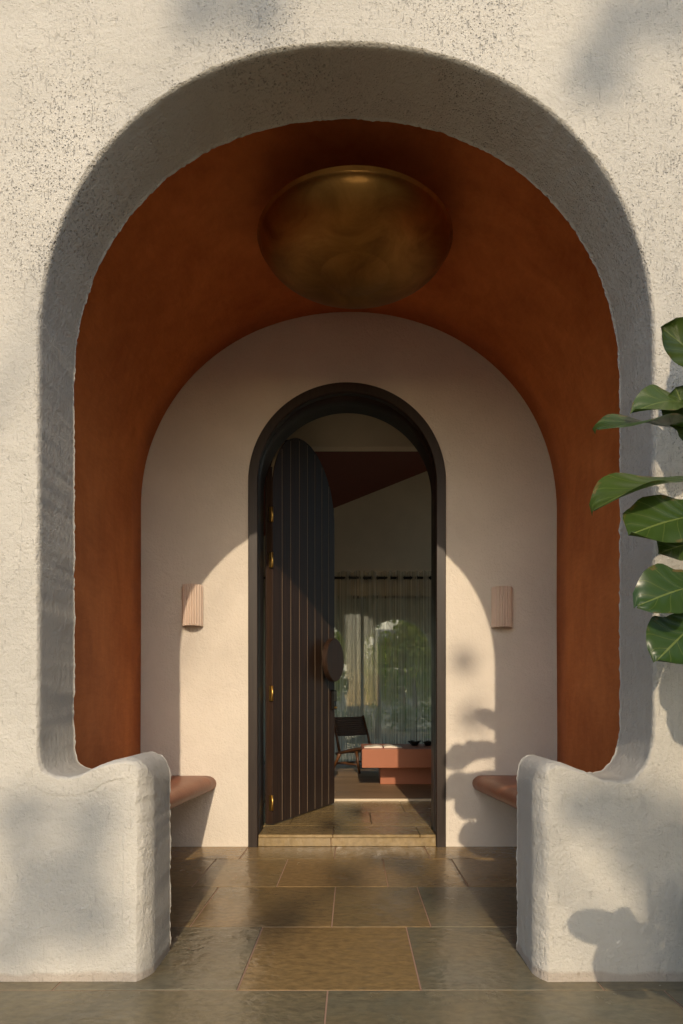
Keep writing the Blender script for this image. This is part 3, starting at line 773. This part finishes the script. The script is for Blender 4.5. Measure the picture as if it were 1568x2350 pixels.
# ------------------------------------------------------------------ trees
def leafy(v, f, c, r, n, size, rr, flat=1.0):
    for _ in range(n):
        d = Vector((rr.gauss(0, 1), rr.gauss(0, 1), rr.gauss(0, 1)*flat)); d = d.normalized()*r*rr.random()**.45
        p = Vector(c)+d; a = Vector((rr.gauss(0, 1), rr.gauss(0, 1), rr.gauss(0, .6))).normalized()
        b = a.cross(Vector((rr.gauss(0, 1), rr.gauss(0, 1), rr.gauss(0, 1)))).normalized(); s = size*rr.uniform(.6, 1.3); k = len(v)
        v += [p-a*s, p+b*s*.42, p+a*s, p-b*s*.42]; f.append((k, k+1, k+2, k+3))
def tree(name, label, base, clumps, mat, fork, leaves=90, size=.06, seed=1, group=None, tr=.16):
    rr = random.Random(seed); root = empty(name, label, 'tree', base, group); B = Vector(base); Fk = Vector(fork)
    tv, tf = [], []
    tube('', [B-Vector((0, 0, .1)), B.lerp(Fk, .35)+Vector((.08, .05, 0)), B.lerp(Fk, .7), Fk], [tr*1.25, tr, tr*.85, tr*.7], None, None, 10, tv, tf)
    for (c, r) in clumps:
        c = Vector(c); mid = Fk.lerp(c, .5)+Vector((rr.uniform(-.2, .2), rr.uniform(-.2, .2), rr.uniform(0, .3)))
        tube('', [Fk, Fk.lerp(mid, .5)+Vector((0, 0, .1)), mid, c], [tr*.34, tr*.2, tr*.12, .006], None, None, 6, tv, tf)
    at(mesh('trunk', tv, tf, m_bark, None, True), root)
    v, f = [], []
    for (c, r) in clumps: leafy(v, f, c, r*(1.35 if r < .2 else 1), int(leaves*(max(.5, r/.3)**1.6 if r >= .2 else .75)), size, rr)
    at(mesh('crown', v, f, mat), root)
def shade_at(p, k): return Vector(p)-SUN*k
fp = lambda px, py: P(px, py, YF)
spots_l = [(215, 1868, .075), (150, 2060, .12), (205, 2110, .10), (60, 1890, .10), (40, 2110, .14), (170, 1990, .08), (90, 2010, .08), (590, 15, .08), (450, 10, .09)]
spots_r = [(1400, 1865, .10), (1330, 1850, .06), (1500, 1880, .12), (1560, 2010, .16), (1540, 2130, .14), (1375, 170, .09), (1540, 10, .12), (1430, 40, .08), (1450, 1960, .05)]
inr = [(P(1062, 1515, YB), .07), (P(1078, 1650, YB), .06), (P(795, 2015, F/400), .10), (P(870, 1965, F/350), .08), (P(650, 2110, F/495), .10), (P(1000, 2040, F/425), .12), (P(760, 1890, 5.0), .07), (P(820, 1860, 5.6), .08), (P(930, 1980, F/365), .10)]
rt = random.Random(4)
cl = [(shade_at(fp(a, b), rt.uniform(15.5, 18)), r) for a, b, r in spots_l]+[(shade_at(p, 18.5), r) for p, r in inr[2:5]]
cr = [(shade_at(fp(a, b), rt.uniform(15.5, 18)), r) for a, b, r in spots_r]+[(shade_at(p, 18.5), r) for p, r in inr[:2]+inr[5:]]
for _ in range(26): cl.append(((rt.uniform(-6.2, -2.4), rt.uniform(-16.5, -11), rt.uniform(4.2, 11)), rt.uniform(.4, .8)))
for _ in range(26): cr.append(((rt.uniform(2.6, 6.4), rt.uniform(-16.5, -11), rt.uniform(4.2, 11)), rt.uniform(.4, .8)))
tree('shade_tree', 'leafy garden tree facing the porch on the hinge side, dappling the low wall', (-3.9, -13.4, -.06), cl, m_leaf, (-3.4, -13.4, 4.6), seed=5, group='trees facing the porch')
tree('shade_tree', 'leafy garden tree facing the porch on the fig side, dappling the low wall', (3.9, -13.0, -.06), cr, m_leaf, (3.4, -13.1, 4.7), seed=6, group='trees facing the porch')

hv, hf = [], []; rh = random.Random(77)
hd = empty('added_hedge', 'tall dense greenery added out of view on the fig side to dim the porch', 'added_hedge', (3.1, -.6, -.06))  # unseen leaf mass added to cut sky light on the left arch reveal
for _ in range(120): leafy(hv, hf, (rh.uniform(2.5, 3.6), rh.uniform(-3.4, 1.9), rh.uniform(.1, 3.3)), .38, 70, .07, rh)
at(mesh('foliage', hv, hf, m_leaf), hd)
at(tube('hedge_stem', [(3.1, -2, -.1), (3.1, -2, 1.5)], .05, m_bark, None, 6), hd); at(tube('hedge_stem', [(3.1, .6, -.1), (3.1, .6, 1.5)], .05, m_bark, None, 6), hd)
# rear garden, neighbour's house
rg = random.Random(21)
for i, (x, y, h, r) in enumerate(((-2.6, 22.0, 4.6, 1.3), (.2, 24.0, 5.4, 1.3), (3.4, 22.5, 4.8, 1.2), (6.4, 25.0, 5.8, 1.6), (-5.4, 25.0, 5.6, 1.6), (1.9, 25.5, 5.0, 1.0))):
    c = [((x+rg.uniform(-r, r), y+rg.uniform(-r, r)*.7, h*rg.uniform(.25, 1.05)), rg.uniform(.4, .75)) for _ in range(26)]
    tree('garden_tree', ['bright green garden tree at the edge of the arcade view', 'tallest yellow-green tree behind the arcade columns', 'bright green tree behind the arch over the bowls', 'broad green tree beyond the last arcade arch', 'broad green tree hidden behind the door', 'slender green tree in front of the neighbouring house'][i], (x, y, -.06), c, m_garden, (x, y, h*.5), 110, .09, 40+i, None, .07)
def palm(x, y, h, label, seed):
    rr = random.Random(seed); root = empty('palm', label, 'palm', (x, y, -.06), 'garden palms')
    at(tube('trunk', [(x, y, -.1), (x+.05, y, h*.5), (x, y, h)], [.09, .07, .06], m_bark, None, 8), root)
    v, f = [], []
    for k in range(15):
        a = 2*math.pi*k/15+rr.uniform(-.2, .2); up = rr.uniform(.1, .9); L = rr.uniform(.8, 1.1); d = Vector((math.cos(a), math.sin(a), 0)); sd = Vector((-d.y, d.x, 0))
        for s in range(16):
            t = (s+1)/16; p = Vector((x, y, h))+d*(L*t)+Vector((0, 0, L*(up*t-.9*t*t)))
            for sg in (-1, 1):
                q = p+sd*sg*.34*(1-t*.6)+d*.16-Vector((0, 0, .10)); b = len(v); v += [p, p+d*.035, q]; f.append((b, b+1, b+2))
    at(mesh('fronds', v, f, m_garden), root)
palm(1.75, 19.2, 1.7, 'small feathery palm framed by the widest arch', 1); palm(-1.3, 19.5, 1.6, 'small feathery palm behind the arch next to the door edge', 2); palm(.75, 20.2, 1.9, 'taller feathery palm beyond the arcade column', 3)
for i, (x, y, h) in enumerate(((-2.0, 17.2, .9), (-.75, 17.4, 1.1), (.3, 17.1, .8), (1.3, 17.5, 1.15), (2.2, 17.2, .95), (3.2, 17.4, 1.3))):
    root = empty('shrub', ['low shrub hidden by the door edge', 'leafy shrub below the palm by the door edge', 'lowest shrub in front of the arcade column', 'leafy shrub under the framed palm', 'rounded shrub beside the framed palm', 'largest shrub beyond the arcade column'][i], 'shrub', (x, y, -.06), 'shrubs along the rear garden')
    v, f = [], []; rr = random.Random(90+i)
    for _ in range(9): leafy(v, f, (x+rr.uniform(-.4, .4), y+rr.uniform(-.3, .3), h*rr.uniform(.2, .9)), .28, 70, .06, rr)
    at(mesh('foliage', v, f, m_garden), root); at(tube('stem', [(x, y, -.08), (x, y, h*.6)], .025, m_bark, None, 6), root)
gw = tag(box('garden_wall', -14, 14, 28.0, 28.2, -.06, 1.5, m_neigh, bev=.01), 'low pale garden boundary wall beyond the palms', 'wall')
nh = empty('neighbour_house', 'pale neighbouring house with balcony beyond the rear garden', 'building', (3, 35, -.06))
at(box('wall', -3, 11, 34, 41, -.06, 7, m_neigh), nh)
at(box('roof', -3.5, 11.5, 33.5, 41.5, 7.001, 7.2, m_maroon), nh)
at(box('balcony_slab', .3, 5.2, 32.6, 33.999, 2.55, 2.75, m_neigh), nh)
for z in (3.05, 3.3, 3.6): at(box('balcony_rail', .3, 5.2, 32.62, 32.66, z, z+.05, m_rail), nh)
for x in (.32, 1.9, 3.5, 5.1): at(box('balcony_post', x, x+.05, 32.66, 32.7, 2.751, 3.66, m_rail), nh)
for x in (1.0, 3.2):
    wnd = at(box('window', x, x+1.3, 33.95, 33.998, 2.76, 4.8, m_rail), nh); box('pane', x+.06, x+1.24, 33.93, 33.949, 2.82, 4.74, plain('dark_glass', (.05, .06, .07), .1), wnd).matrix_parent_inverse = wnd.matrix_world.inverted()
for x in (-1.8, 1.2, 3.4, 6.4):
    wnd = at(box('window', x, x+1.2, 33.95, 33.998, .7, 2.1, m_rail), nh); box('pane', x+.06, x+1.14, 33.93, 33.949, .76, 2.04, m_black, wnd)
bpy.context.view_layer.update()
for o in C.objects:
    if o.name.startswith('pane') and o.parent and o.parent.name.startswith('window'):
        o.matrix_parent_inverse = o.parent.matrix_world.inverted()
